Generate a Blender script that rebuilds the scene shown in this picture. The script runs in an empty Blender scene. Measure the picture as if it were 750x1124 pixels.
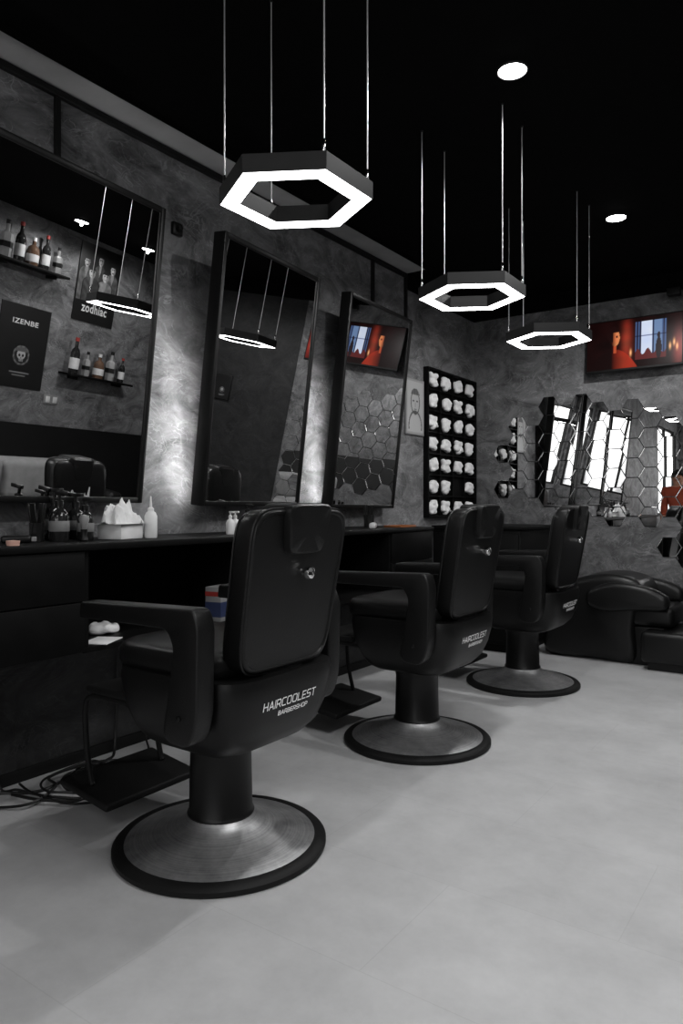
import bpy, bmesh, math, random
from mathutils import Vector, Matrix, noise
random.seed(7)
scn = bpy.context.scene
C = scn.collection
R = math.radians
try:
    scn.view_settings.view_transform = 'Standard'
    scn.view_settings.look = 'None'
except Exception:
    pass

# ------------------------------------------------------------ materials
def mat(name, col, rough=0.5, metal=0.0, spec=0.5, var=0.12, scale=12.0, bump=0.0, bscale=60.0, emit=None, estr=0.0, coat=0.0):
    m = bpy.data.materials.new(name); m.use_nodes = True
    nt = m.node_tree; N = nt.nodes; L = nt.links
    b = N['Principled BSDF']
    if not isinstance(col, (tuple, list)): col = (col, col, col)
    tc = N.new('ShaderNodeTexCoord')
    no = N.new('ShaderNodeTexNoise'); no.inputs['Scale'].default_value = scale; no.inputs['Detail'].default_value = 4
    L.new(tc.outputs['Object'], no.inputs['Vector'])
    cr = N.new('ShaderNodeValToRGB')
    cr.color_ramp.elements[0].position = 0.3; cr.color_ramp.elements[1].position = 0.7
    cr.color_ramp.elements[0].color = (*[c*(1-var) for c in col], 1)
    cr.color_ramp.elements[1].color = (*[min(1, c*(1+var)) for c in col], 1)
    L.new(no.outputs['Fac'], cr.inputs['Fac']); L.new(cr.outputs['Color'], b.inputs['Base Color'])
    b.inputs['Roughness'].default_value = rough; b.inputs['Metallic'].default_value = metal
    b.inputs['Specular IOR Level'].default_value = spec
    b.inputs['Coat Weight'].default_value = coat
    if bump:
        n2 = N.new('ShaderNodeTexNoise'); n2.inputs['Scale'].default_value = bscale; n2.inputs['Detail'].default_value = 3
        L.new(tc.outputs['Object'], n2.inputs['Vector'])
        bp = N.new('ShaderNodeBump'); bp.inputs['Strength'].default_value = bump; bp.inputs['Distance'].default_value = 0.01
        L.new(n2.outputs['Fac'], bp.inputs['Height']); L.new(bp.outputs['Normal'], b.inputs['Normal'])
    if emit is not None:
        b.inputs['Emission Color'].default_value = (*emit, 1); b.inputs['Emission Strength'].default_value = estr
    return m

def plaster(name, lo, hi, rough=0.55):
    m = bpy.data.materials.new(name); m.use_nodes = True
    nt = m.node_tree; N = nt.nodes; L = nt.links; b = N['Principled BSDF']
    tc = N.new('ShaderNodeTexCoord')
    mp = N.new('ShaderNodeMapping'); mp.inputs['Rotation'].default_value = (0.5, 0.3, 0.2); mp.inputs['Scale'].default_value = (1, .8, 1.3)
    L.new(tc.outputs['Object'], mp.inputs['Vector'])
    def noi(s, d, r, di):
        n = N.new('ShaderNodeTexNoise'); n.inputs['Scale'].default_value = s; n.inputs['Detail'].default_value = d; n.inputs['Roughness'].default_value = r; n.inputs['Distortion'].default_value = di
        L.new(mp.outputs['Vector'], n.inputs['Vector']); return n
    n1 = noi(4.2, 10, .70, 1.1)
    def line(n, w, c=.5):   # curved trowel strokes where the noise crosses a level
        s = N.new('ShaderNodeMath'); s.operation = 'SUBTRACT'; s.inputs[1].default_value = c; L.new(n.outputs['Fac'], s.inputs[0])
        a = N.new('ShaderNodeMath'); a.operation = 'ABSOLUTE'; L.new(s.outputs[0], a.inputs[0])
        mr = N.new('ShaderNodeMapRange'); mr.interpolation_type = 'SMOOTHSTEP'; mr.inputs['From Min'].default_value = 0; mr.inputs['From Max'].default_value = w; mr.inputs['To Min'].default_value = 1; mr.inputs['To Max'].default_value = 0
        L.new(a.outputs[0], mr.inputs['Value']); return mr
    n2 = noi(3.6, 3, .5, .9); n3 = noi(6.5, 3, .5, 1.3)
    ls = [line(n2, .012), line(n2, .008, .44), line(n2, .008, .56), line(n3, .014), line(n3, .010, .58)]
    cur = ls[0]
    for l in ls[1:]:
        q = N.new('ShaderNodeMath'); q.operation = 'MAXIMUM'; L.new(cur.outputs[0], q.inputs[0]); L.new(l.outputs[0], q.inputs[1]); cur = q
    m1 = N.new('ShaderNodeMapRange'); m1.inputs['From Min'].default_value = .33; m1.inputs['From Max'].default_value = .67
    L.new(n1.outputs['Fac'], m1.inputs['Value'])
    nb = noi(8.0, 7, .7, 0)   # strokes come and go
    mb = N.new('ShaderNodeMapRange'); mb.inputs['From Min'].default_value = .42; mb.inputs['From Max'].default_value = .66; mb.inputs['To Min'].default_value = .0
    L.new(nb.outputs['Fac'], mb.inputs['Value'])
    mu = N.new('ShaderNodeMath'); mu.operation = 'MULTIPLY'; L.new(cur.outputs[0], mu.inputs[0]); L.new(mb.outputs[0], mu.inputs[1])
    mx = N.new('ShaderNodeMath'); mx.operation = 'MULTIPLY_ADD'; mx.inputs[1].default_value = .36; mx.use_clamp = True
    L.new(mu.outputs[0], mx.inputs[0])
    h = N.new('ShaderNodeMath'); h.operation = 'MULTIPLY'; h.inputs[1].default_value = .50; L.new(m1.outputs[0], h.inputs[0])
    L.new(h.outputs[0], mx.inputs[2])
    cr = N.new('ShaderNodeValToRGB'); cr.color_ramp.elements[0].color = (lo, lo, lo*1.03, 1); cr.color_ramp.elements[1].color = (hi, hi, hi*1.02, 1)
    L.new(mx.outputs[0], cr.inputs['Fac']); L.new(cr.outputs['Color'], b.inputs['Base Color'])
    b.inputs['Roughness'].default_value = rough; b.inputs['Specular IOR Level'].default_value = .35
    bp = N.new('ShaderNodeBump'); bp.inputs['Strength'].default_value = .25; bp.inputs['Distance'].default_value = .008
    L.new(mx.outputs[0], bp.inputs['Height']); L.new(bp.outputs['Normal'], b.inputs['Normal'])
    return m

def floor_mat():
    m = bpy.data.materials.new('pale_vinyl'); m.use_nodes = True
    nt = m.node_tree; N = nt.nodes; L = nt.links; b = N['Principled BSDF']
    tc = N.new('ShaderNodeTexCoord')
    n1 = N.new('ShaderNodeTexNoise'); n1.inputs['Scale'].default_value = 2.4; n1.inputs['Detail'].default_value = 10; n1.inputs['Roughness'].default_value = .70
    L.new(tc.outputs['Object'], n1.inputs['Vector'])
    cr = N.new('ShaderNodeValToRGB'); cr.color_ramp.elements[0].position = .3; cr.color_ramp.elements[1].position = .72
    cr.color_ramp.elements[0].color = (.42, .42, .425, 1); cr.color_ramp.elements[1].color = (.60, .60, .605, 1)
    L.new(n1.outputs['Fac'], cr.inputs['Fac'])
    br = N.new('ShaderNodeTexBrick'); br.inputs['Scale'].default_value = 1; br.inputs['Mortar Size'].default_value = .0015
    br.inputs['Brick Width'].default_value = .92; br.inputs['Row Height'].default_value = .46
    br.inputs['Color1'].default_value = (1, 1, 1, 1); br.inputs['Color2'].default_value = (.975, .975, .975, 1); br.inputs['Mortar'].default_value = (.90, .90, .90, 1)
    L.new(tc.outputs['Object'], br.inputs['Vector'])
    mx = N.new('ShaderNodeMix'); mx.data_type = 'RGBA'; mx.blend_type = 'MULTIPLY'; mx.inputs[0].default_value = 1
    L.new(cr.outputs['Color'], mx.inputs[6]); L.new(br.outputs['Color'], mx.inputs[7]); L.new(mx.outputs[2], b.inputs['Base Color'])
    b.inputs['Roughness'].default_value = .55; b.inputs['Specular IOR Level'].default_value = .35
    n2 = N.new('ShaderNodeTexNoise'); n2.inputs['Scale'].default_value = 90; L.new(tc.outputs['Object'], n2.inputs['Vector'])
    bp = N.new('ShaderNodeBump'); bp.inputs['Strength'].default_value = .08; L.new(n2.outputs['Fac'], bp.inputs['Height']); L.new(bp.outputs['Normal'], b.inputs['Normal'])
    return m

def steel_mat():
    # worn brushed steel: fine circular brushing around the column plus cloudy wear
    m = bpy.data.materials.new('brushed_steel'); m.use_nodes = True
    N = m.node_tree.nodes; L = m.node_tree.links; b = N['Principled BSDF']
    tc = N.new('ShaderNodeTexCoord'); sx = N.new('ShaderNodeSeparateXYZ'); L.new(tc.outputs['Object'], sx.inputs[0])
    cb = N.new('ShaderNodeCombineXYZ'); L.new(sx.outputs['X'], cb.inputs['X']); L.new(sx.outputs['Y'], cb.inputs['Y'])
    ln = N.new('ShaderNodeVectorMath'); ln.operation = 'LENGTH'; L.new(cb.outputs[0], ln.inputs[0])
    n0 = N.new('ShaderNodeTexNoise'); n0.noise_dimensions = '1D'; n0.inputs['Scale'].default_value = 160; n0.inputs['Detail'].default_value = 3; L.new(ln.outputs['Value'], n0.inputs['W'])
    n1 = N.new('ShaderNodeTexNoise'); n1.inputs['Scale'].default_value = 9; n1.inputs['Detail'].default_value = 8; n1.inputs['Roughness'].default_value = .7; L.new(tc.outputs['Object'], n1.inputs['Vector'])
    ad = N.new('ShaderNodeMath'); ad.operation = 'MULTIPLY_ADD'; ad.inputs[1].default_value = .35; L.new(n0.outputs['Fac'], ad.inputs[0]); L.new(n1.outputs['Fac'], ad.inputs[2])
    cr = N.new('ShaderNodeValToRGB'); cr.color_ramp.elements[0].position = .45; cr.color_ramp.elements[1].position = .9
    cr.color_ramp.elements[0].color = (.24, .24, .245, 1); cr.color_ramp.elements[1].color = (.58, .58, .585, 1)
    L.new(ad.outputs[0], cr.inputs['Fac']); L.new(cr.outputs['Color'], b.inputs['Base Color'])
    b.inputs['Metallic'].default_value = .85; b.inputs['Roughness'].default_value = .46
    bp = N.new('ShaderNodeBump'); bp.inputs['Strength'].default_value = .15; bp.inputs['Distance'].default_value = .002
    L.new(n0.outputs['Fac'], bp.inputs['Height']); L.new(bp.outputs['Normal'], b.inputs['Normal'])
    return m

def window_mat():
    m = mat('daylit_pane', .3, .4)
    N = m.node_tree.nodes; L = m.node_tree.links; b = N['Principled BSDF']
    tc = N.new('ShaderNodeTexCoord'); mp = N.new('ShaderNodeMapping'); mp.inputs['Scale'].default_value = (1.2, 1.2, .9)
    L.new(tc.outputs['Object'], mp.inputs['Vector'])
    n = N.new('ShaderNodeTexNoise'); n.inputs['Scale'].default_value = 2.2; n.inputs['Detail'].default_value = 5; L.new(mp.outputs['Vector'], n.inputs['Vector'])
    sx = N.new('ShaderNodeSeparateXYZ'); L.new(tc.outputs['Object'], sx.inputs[0])
    ad = N.new('ShaderNodeMath'); ad.operation = 'MULTIPLY_ADD'; ad.inputs[1].default_value = .30; L.new(sx.outputs['Z'], ad.inputs[0]); L.new(n.outputs['Fac'], ad.inputs[2])
    cr = N.new('ShaderNodeValToRGB'); e = cr.color_ramp.elements
    e[0].position = .72; e[0].color = (.22, .22, .225, 1); e[1].position = 1.0; e[1].color = (1, 1, 1, 1)
    k = e.new(.84); k.color = (.6, .6, .61, 1)
    L.new(ad.outputs[0], cr.inputs['Fac']); L.new(cr.outputs['Color'], b.inputs['Emission Color']); b.inputs['Emission Strength'].default_value = 2.6
    return m

def painted_mat(name, emis=0.0, rough=.35, spec=.5):
    m = bpy.data.materials.new(name); m.use_nodes = True
    N = m.node_tree.nodes; L = m.node_tree.links; b = N['Principled BSDF']
    at = N.new('ShaderNodeAttribute'); at.attribute_name = 'Col'
    if emis:
        b.inputs['Base Color'].default_value = (.002, .002, .002, 1)
        L.new(at.outputs['Color'], b.inputs['Emission Color']); b.inputs['Emission Strength'].default_value = emis
    else:
        L.new(at.outputs['Color'], b.inputs['Base Color'])
    b.inputs['Roughness'].default_value = rough; b.inputs['Specular IOR Level'].default_value = spec
    return m

M = {}
M['wall'] = plaster('dark_trowelled_plaster', .055, .58)
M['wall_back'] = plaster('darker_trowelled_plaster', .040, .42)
M['wall_shaded'] = plaster('shade_painted_plaster', .008, .08)  # wall plaster with the shade below the counter put into its colour
M['wall_dark'] = plaster('near_black_plaster', .008, .05)
M['floor'] = floor_mat()
M['ceiling'] = mat('matt_black_ceiling', .004, .9, spec=.05)
M['soffit'] = mat('pale_grey_soffit', .45, .8, var=.2, scale=3)
M['blackpaint'] = mat('black_paint', .006, .55, spec=.3)
M['leather'] = mat('black_leather', .006, .38, bump=.12, bscale=240, spec=.36)
M['leather2'] = mat('black_leather_smooth', .006, .36, bump=.05, bscale=150, spec=.36)
M['shell'] = mat('black_satin_shell', .005, .40, spec=.32)
M['steel'] = steel_mat()
M['chrome'] = mat('chrome', .85, .08, 1.0)
M['rubber'] = mat('black_rubber', .007, .6, spec=.25)
M['furn'] = mat('black_laminate', .004, .5, spec=.12, var=.3)
M['furn2'] = mat('black_laminate_inside', .004, .6, spec=.1)
M['frame'] = mat('black_frame', .006, .4, spec=.3)
M['mirror'] = mat('mirror_glass', .82, .0, 1.0, var=.01)
M['led'] = mat('led_strip_light', .8, .5, emit=(1, 1, 1), estr=42)
M['diffuser'] = mat('pendant_diffuser', .8, .5, emit=(1, 1, 1), estr=12)
M['bulb'] = mat('downlight_bulb', .8, .5, emit=(1, 1, 1), estr=30)
M['housing'] = mat('near_black_housing', .012, .5, spec=.3)
M['wire'] = mat('steel_wire', .6, .35, .5)
M['white'] = mat('white_plastic', .78, .35)
M['towel'] = mat('white_towelling', .95, .95, bump=.2, bscale=300, var=.03)
M['paper'] = mat('white_paper', .78, .8)
M['grey'] = mat('mid_grey', .22, .5)
M['greyfab'] = mat('grey_fabric', .30, .9, bump=.3, bscale=200)
M['darkglass'] = mat('dark_bottle_glass', .015, .08)
M['amber'] = mat('brown_bottle_glass', (.10, .06, .04), .08)
M['clear'] = mat('pale_bottle_glass', .28, .1)
M['label'] = mat('pale_label', .60, .6)
M['label2'] = mat('grey_label', .20, .6)
M['red'] = mat('red_label', (.25, .02, .015), .5)
M['bluebox'] = mat('blue_carton', (.02, .03, .08), .5)
M['letter'] = mat('white_lettering', .9, .5, emit=(1, 1, 1), estr=.12)  # slight glow added to make the chair lettering brighter
M['printletter'] = mat('grey_print_lettering', .62, .5)
M['window'] = window_mat()
M['paint'] = painted_mat('printed_poster')
M['screen'] = painted_mat('television_picture', .9, .3, .1)
M['cable'] = mat('black_cable', .005, .5)
M['wood'] = mat('orange_plastic', (.30, .10, .03), .5)
M['pink'] = mat('pink_soap', (.7, .42, .34), .5)
M['panel'] = mat('fill_panel_diffuser', .8, .5, emit=(1, 1, 1), estr=1.5)  # glow of the added fill panels
M['skin'] = mat('skin', (.40, .20, .13), .5)
M['hair'] = mat('dark_hair', .01, .6)
M['orange'] = mat('dark_red_cloth', (.28, .045, .018), .8)
M['jeans'] = mat('black_cloth', .010, .8)

# ------------------------------------------------------------ geometry helpers
def finish(bm, ang=38):
    bmesh.ops.recalc_face_normals(bm, faces=bm.faces[:])
    for f in bm.faces: f.smooth = True
    for e in bm.edges:
        if len(e.link_faces) == 2:
            if e.calc_face_angle(0) > R(ang): e.smooth = False
        else: e.smooth = False

def obj(name, bm, m, parent=None, ang=38, loc=None, rot=None):
    finish(bm, ang)
    me = bpy.data.meshes.new(name); bm.to_mesh(me); bm.free()
    o = bpy.data.objects.new(name, me); C.objects.link(o)
    for k in (m if isinstance(m, (list, tuple)) else [m]): me.materials.append(k)
    if parent is not None: o.parent = parent
    if loc: o.location = loc
    if rot: o.rotation_euler = rot
    return o

def thing(name, label, cat, loc=(0, 0, 0), rot=(0, 0, 0), group=None):
    o = bpy.data.objects.new(name, None); C.objects.link(o)
    o.location = loc; o.rotation_euler = rot; o.empty_display_size = .1
    o['label'] = label; o['category'] = cat
    if group: o['group'] = group
    return o
def tag(o, label, cat, group=None):
    o['label'] = label; o['category'] = cat
    if group: o['group'] = group
    return o
def struct(o, label=None):
    o['kind'] = 'structure'
    if label: o['label'] = label
    return o
def dup(root, loc=None, rot=None, label=None):
    r = root.copy(); C.objects.link(r)
    if loc is not None: r.location = loc
    if rot is not None: r.rotation_euler = rot
    if label: r['label'] = label
    for ch in list(root.children):
        c = ch.copy(); C.objects.link(c); c.parent = r
        for g in list(ch.children):
            d = g.copy(); C.objects.link(d); d.parent = c
    return r

def box(bm, x0, x1, y0, y1, z0, z1):
    v = [bm.verts.new((x, y, z)) for x in (x0, x1) for y in (y0, y1) for z in (z0, z1)]
    for q in ((0, 1, 3, 2), (4, 6, 7, 5), (0, 4, 5, 1), (2, 3, 7, 6), (0, 2, 6, 4), (1, 5, 7, 3)):
        bm.faces.new([v[i] for i in q])
    return bm
def merge(bm, t):
    me = bpy.data.meshes.new('tmp'); t.to_mesh(me); t.free(); bm.from_mesh(me); bpy.data.meshes.remove(me)
def rbox(bm, x0, x1, y0, y1, z0, z1, bev=.005, seg=2, mtx=None):
    t = bmesh.new(); box(t, x0, x1, y0, y1, z0, z1)
    bmesh.ops.recalc_face_normals(t, faces=t.faces[:])
    bmesh.ops.bevel(t, geom=t.edges[:], offset=bev, segments=seg, profile=.5, affect='EDGES')
    if mtx is not None: bmesh.ops.transform(t, matrix=mtx, verts=t.verts[:])
    merge(bm, t); return bm
def B(*a, **k): return rbox(bmesh.new(), *a, **k)
def BX(*a): return box(bmesh.new(), *a)
def loft(bm, rings, caps=True):
    vr = [[bm.verts.new(p) for p in r] for r in rings]; n = len(vr[0])
    for a, b in zip(vr[:-1], vr[1:]):
        for i in range(n):
            bm.faces.new((a[i], a[(i+1) % n], b[(i+1) % n], b[i]))
    if caps:
        bm.faces.new(vr[0][::-1]); bm.faces.new(vr[-1])
    return bm
def lathe(bm, prof, n=32, c=(0, 0, 0), sx=1, sy=1):
    rings = []
    for r, z in prof:
        rings.append([(c[0]+sx*max(r, 1e-4)*math.cos(2*math.pi*i/n), c[1]+sy*max(r, 1e-4)*math.sin(2*math.pi*i/n), c[2]+z) for i in range(n)])
    return loft(bm, rings)
def LT(prof, n=32, **k): return lathe(bmesh.new(), prof, n, **k)
def tube(bm, pts, r, n=8, closed=False):
    pts = [Vector(p) for p in pts]; N = len(pts); rings = []; up = None
    for i, p in enumerate(pts):
        if closed: t = (pts[(i+1) % N]-pts[i-1]).normalized()
        else: t = (pts[min(i+1, N-1)]-pts[max(i-1, 0)]).normalized()
        if up is None:
            up = t.orthogonal().normalized()
        up = (up - t*up.dot(t)).normalized(); s = t.cross(up)
        rr = r[i] if isinstance(r, (list, tuple)) else r
        rings.append([p + rr*(math.cos(2*math.pi*k/n)*up + math.sin(2*math.pi*k/n)*s) for k in range(n)])
    if closed:
        vr = [[bm.verts.new(p) for p in q] for q in rings]
        for i in range(N):
            a = vr[i]; b = vr[(i+1) % N]
            for k in range(n): bm.faces.new((a[k], a[(k+1) % n], b[(k+1) % n], b[k]))
    else: loft(bm, rings)
    return bm
def catmull(P, k=6, closed=False):
    P = [Vector(p) for p in P]; n = len(P); out = []
    rng = range(n) if closed else range(n-1)
    for i in rng:
        if closed: a, b, c, d = P[i-1], P[i], P[(i+1) % n], P[(i+2) % n]
        else: a, b, c, d = P[max(i-1, 0)], P[i], P[i+1], P[min(i+2, n-1)]
        for j in range(k):
            t = j/k
            out.append(.5*((2*b)+(-a+c)*t+(2*a-5*b+4*c-d)*t*t+(-a+3*b-3*c+d)*t**3))
    if not closed: out.append(P[-1])
    return out
def roundpoly(P, k=5):
    out = []; n = len(P)
    for i in range(n):
        p = Vector(P[i][:2]); a = Vector(P[i-1][:2]); b = Vector(P[(i+1) % n][:2]); r = P[i][2]
        da = (a-p); db = (b-p); r = min(r, da.length*.48, db.length*.48)
        s = p+da.normalized()*r; e = p+db.normalized()*r
        for j in range(k+1):
            t = j/k; out.append((1-t)**2*s+2*t*(1-t)*p+t*t*e)
    return out
def prism_xz(bm, pts, y0, y1, bev=0, seg=3):
    t = bmesh.new()
    a = [t.verts.new((p[0], y0, p[1])) for p in pts]; b = [t.verts.new((p[0], y1, p[1])) for p in pts]
    n = len(pts)
    for i in range(n): t.faces.new((a[i], a[(i+1) % n], b[(i+1) % n], b[i]))
    f1 = t.faces.new(a[::-1]); f2 = t.faces.new(b)
    bmesh.ops.recalc_face_normals(t, faces=t.faces[:])
    if bev:
        es = list(set(list(f1.edges)+list(f2.edges)))
        bmesh.ops.bevel(t, geom=es, offset=bev, segments=seg, profile=.5, affect='EDGES')
    merge(bm, t); return bm
def sup(a, b, n=4, N=48):
    out = []
    for i in range(N):
        t = 2*math.pi*i/N; c, s = math.cos(t), math.sin(t)
        out.append((a*math.copysign(abs(c)**(2/n), c), b*math.copysign(abs(s)**(2/n), s)))
    return out
def text_bm(body, width, height=None, bold=0.0):
    cu = bpy.data.curves.new('t', 'FONT'); cu.body = body; cu.size = 1; cu.align_x = 'CENTER'; cu.offset = bold
    cu.resolution_u = 3; cu.space_character = 1.08
    o = bpy.data.objects.new('t', cu); C.objects.link(o)
    dg = bpy.context.evaluated_depsgraph_get(); dg.update()
    me = bpy.data.meshes.new_from_object(o.evaluated_get(dg))
    bm = bmesh.new(); bm.from_mesh(me)
    bpy.data.objects.remove(o); bpy.data.meshes.remove(me); bpy.data.curves.remove(cu)
    xs = [v.co.x for v in bm.verts]; ys = [v.co.y for v in bm.verts]
    if not xs: return bm
    cx = (min(xs)+max(xs))/2; s = width/(max(xs)-min(xs)); y0 = min(ys)
    sy = s if height is None else height/(max(ys)-min(ys))
    for v in bm.verts: v.co.x = (v.co.x-cx)*s; v.co.y = (v.co.y-y0)*sy
    return bm
# wide squared stroke letters, drawn as flat strips
c_ = .18
GL = {
 'H': (1, [[(0, 0), (0, 1)], [(1, 0), (1, 1)], [(0, .5), (1, .5)]]),
 'A': (1.1, [[(0, 0), (.55, 1), (1.1, 0)], [(.22, .30), (.88, .30)]]),
 'I': (0, [[(0, 0), (0, 1)]]),
 'R': (1, [[(0, 0), (0, 1), (1-c_, 1), (1, 1-c_), (1, .42+c_), (1-c_, .42), (0, .42)], [(.55, .42), (1, 0)]]),
 'C': (1, [[(1, 1), (c_, 1), (0, 1-c_), (0, c_), (c_, 0), (1, 0)]]),
 'O': (1.1, [[(c_, 0), (1.1-c_, 0), (1.1, c_), (1.1, 1-c_), (1.1-c_, 1), (c_, 1), (0, 1-c_), (0, c_), (c_, 0)]]),
 'L': (.85, [[(0, 1), (0, 0), (.85, 0)]]),
 'E': (.9, [[(.9, 1), (0, 1), (0, 0), (.9, 0)], [(0, .5), (.8, .5)]]),
 'S': (1, [[(1, 1), (c_, 1), (0, 1-c_), (0, .5+c_*.6), (c_, .5), (1-c_, .5), (1, .5-c_*.6), (1, c_), (1-c_, 0), (0, 0)]]),
 'T': (1, [[(0, 1), (1, 1)], [(.5, 1), (.5, 0)]]),
 'B': (1, [[(0, .5), (0, 0), (1-c_, 0), (1, c_), (1, .5-c_*.6), (1-c_, .5), (0, .5), (0, 1), (.9-c_, 1), (.9, 1-c_), (.9, .5+c_*.6), (1-c_, .5)]]),
 'P': (1, [[(0, 0), (0, 1), (1-c_, 1), (1, 1-c_), (1, .42+c_), (1-c_, .42), (0, .42)]]),
}
def stroke_text(body, width, height, th):
    bm = bmesh.new(); x = 0; segs = []
    for ch in body:
        w, pl = GL[ch]
        for p in pl:
            for a, b in zip(p[:-1], p[1:]): segs.append(((x+a[0], a[1]), (x+b[0], b[1])))
        x += w+.42
    x -= .42; sx = width/x
    k = 0
    for a, b in segs:
        A = Vector((a[0]*sx-width/2, a[1]*height)); Bv = Vector((b[0]*sx-width/2, b[1]*height)); d = (Bv-A)
        if d.length < 1e-6: continue
        d.normalize(); n = Vector((-d.y, d.x))*th/2; A = A-d*th/2; Bv = Bv+d*th/2
        m = max(1, int((Bv-A).length/.012)); off = (k % 3)*.00004; k += 1
        prev = None
        for i in range(m+1):
            p = A.lerp(Bv, i/m); cur = (bm.verts.new((p.x+n.x, p.y+n.y, off)), bm.verts.new((p.x-n.x, p.y-n.y, off)))
            if prev: bm.faces.new((prev[0], prev[1], cur[1], cur[0]))
            prev = cur
    return bm
def painted(name, O, U, V, nx, ny, fn, m, parent=None, k_=1.0):
    O, U, V = Vector(O), Vector(U), Vector(V)
    bm = bmesh.new(); g = [[bm.verts.new(O+U*(i/nx)+V*(j/ny)) for i in range(nx+1)] for j in range(ny+1)]
    for j in range(ny):
        for i in range(nx): bm.faces.new((g[j][i], g[j][i+1], g[j+1][i+1], g[j+1][i]))
    me = bpy.data.meshes.new(name); bm.to_mesh(me); bm.free()
    ca = me.color_attributes.new('Col', 'FLOAT_COLOR', 'POINT')
    k = 0
    for j in range(ny+1):
        for i in range(nx+1):
            c = fn(i/nx, j/ny); c = c if isinstance(c, tuple) else (c, c, c)
            ca.data[k].color = (max(0, c[0]*k_), max(0, c[1]*k_), max(0, c[2]*k_), 1); k += 1
    me.materials.append(m)
    o = bpy.data.objects.new(name, me); C.objects.link(o)
    if parent: o.parent = parent
    return o

# ------------------------------------------------------------ the room
XL, XR, YB, YF, ZC = -2.64, .65, 5.75, -3.5, 2.785
WT = .12
def wall_y(name, x0, x1, y0, y1, z0, z1, holes, m, lab=None):
    bm = bmesh.new(); ys = y0
    for (a, b, c, d) in sorted(holes):
        box(bm, x0, x1, ys, a, z0, z1); box(bm, x0, x1, a, b, z0, c); box(bm, x0, x1, a, b, d, z1); ys = b
    box(bm, x0, x1, ys, y1, z0, z1)
    return struct(obj(name, bm, m), lab)
struct(obj('floor', BX(XL-WT, XR+WT, YF-WT, YB+WT, -.1, 0), M['floor']), 'pale grey vinyl floor')
struct(obj('ceiling', BX(XL-WT, XR+WT, YF-WT, YB+WT, ZC, ZC+.1), M['ceiling']), 'matt black ceiling')
wall_y('wall_left', XL-WT, XL, YF-WT, YB+WT, 0, ZC, [(-3.2, -1.6, .9, 2.5)], M['wall'], 'dark trowelled plaster wall behind the mirrors')
struct(obj('wall_back', BX(XL, XR, YB, YB+WT, 0, ZC), M['wall_back']), 'dark plaster back wall behind the television')
wall_y('wall_right', XR, XR+WT, YF-WT, YB+WT, 0, ZC, [(-3.4, -1.7, .9, 2.5)], M['wall_back'])
WX0, WX1 = -2.1, .58
bm = bmesh.new()
box(bm, XL, WX0, YF-WT, YF, 0, ZC); box(bm, WX1, XR, YF-WT, YF, 0, ZC)
box(bm, WX0, WX1, YF-WT, YF, 2.5, ZC); box(bm, WX0, WX1, YF-WT, YF, 0, .9)
struct(obj('wall_front', bm, M['wall_back']))
w1 = struct(obj('window_1', BX(WX0, WX1, YF-.08, YF-.06, .9, 2.5), M['window']), 'daylit shop window')
bm = bmesh.new()
for x in (WX0, -1.2, -.3, WX1-.04): rbox(bm, x, x+.04, YF-.06, YF-.01, .9, 2.5, .004)
for z in (.9, 2.46): rbox(bm, WX0, WX1, YF-.055, YF-.015, z, z+.04, .004)
obj('window_frame', bm, M['frame'], w1)
w2 = struct(obj('window_2', BX(XL-.08, XL-.06, -3.2, -1.6, .9, 2.5), M['window']), 'daylit side window')
bm = bmesh.new()
for y in (-3.2, -2.42, -1.64): rbox(bm, XL-.06, XL-.01, y, y+.04, .9, 2.5, .004)
for z in (.9, 2.46): rbox(bm, XL-.055, XL-.015, -3.2, -1.6, z, z+.04, .004)
obj('window_frame', bm, M['frame'], w2)
w3 = struct(obj('added_bright_pane', BX(XR+.06, XR+.08, -3.4, -1.7, .9, 2.5), M['window']), 'added bright pane on the right side')  # made-up glowing pane, added so the mirror tiles catch white strips
bm = bmesh.new()
for y in (-3.4, -2.57, -1.74): rbox(bm, XR+.01, XR+.06, y, y+.04, .9, 2.5, .004)
for z in (.9, 2.46): rbox(bm, XR+.015, XR+.055, -3.4, -1.7, z, z+.04, .004)
obj('window_frame', bm, M['frame'], w3)  # frame of the added bright pane, added with it
struct(obj('trim_2', BX(XL, -2.462, YF, 4.57, 2.77, ZC), M['soffit']), 'pale grey ceiling strip above the mirror wall')
struct(obj('trim_1', BX(-2.462, -2.45, YF, 4.57, 2.76, ZC), M['ceiling']), 'black edge of the ceiling')
bm = bmesh.new(); rbox(bm, XL, XL+.025, YF, 4.57, 2.735, 2.765, .004)
for y in (1.72, 4.10, 4.545): rbox(bm, XL, XL+.022, y, y+.022, 2.42, 2.74, .003)
struct(obj('trim_3', bm, M['blackpaint']), 'black conduit running along the wall top')
struct(obj('trim_4', BX(XL, XR, YB-.04, YB, 2.66, ZC), M['ceiling']), 'black band above the back wall')
struct(obj('trim_5', BX(XL, XL+.03, 4.57, YB-.04, 2.66, ZC), M['ceiling']))
struct(obj('trim_6', BX(XR-.02, XR, -1.6, YB, 0, 1.04), M['blackpaint']), 'black wainscot on the right wall')
struct(obj('shade_sheet', BX(XL, XL+.006, -1.5, 4.16, .0, .915), M['wall_shaded']), 'plaster under the worktop with its shade painted in')  # dark sheet painted where the lower wall lies in shade
struct(obj('trim_8', BX(-.84, XR-.02, YB-.006, YB, .0, 2.66), M['wall_dark']), 'near black plaster on the right part of the back wall')
struct(obj('baseboard_back', B(XL+.015, -.85, YB-.015, YB, 0, .08, .003), M['blackpaint']))
struct(obj('baseboard_left', B(XL+.006, XL+.018, YF, YB-.02, 0, .05, .003), M['blackpaint']))

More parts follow.
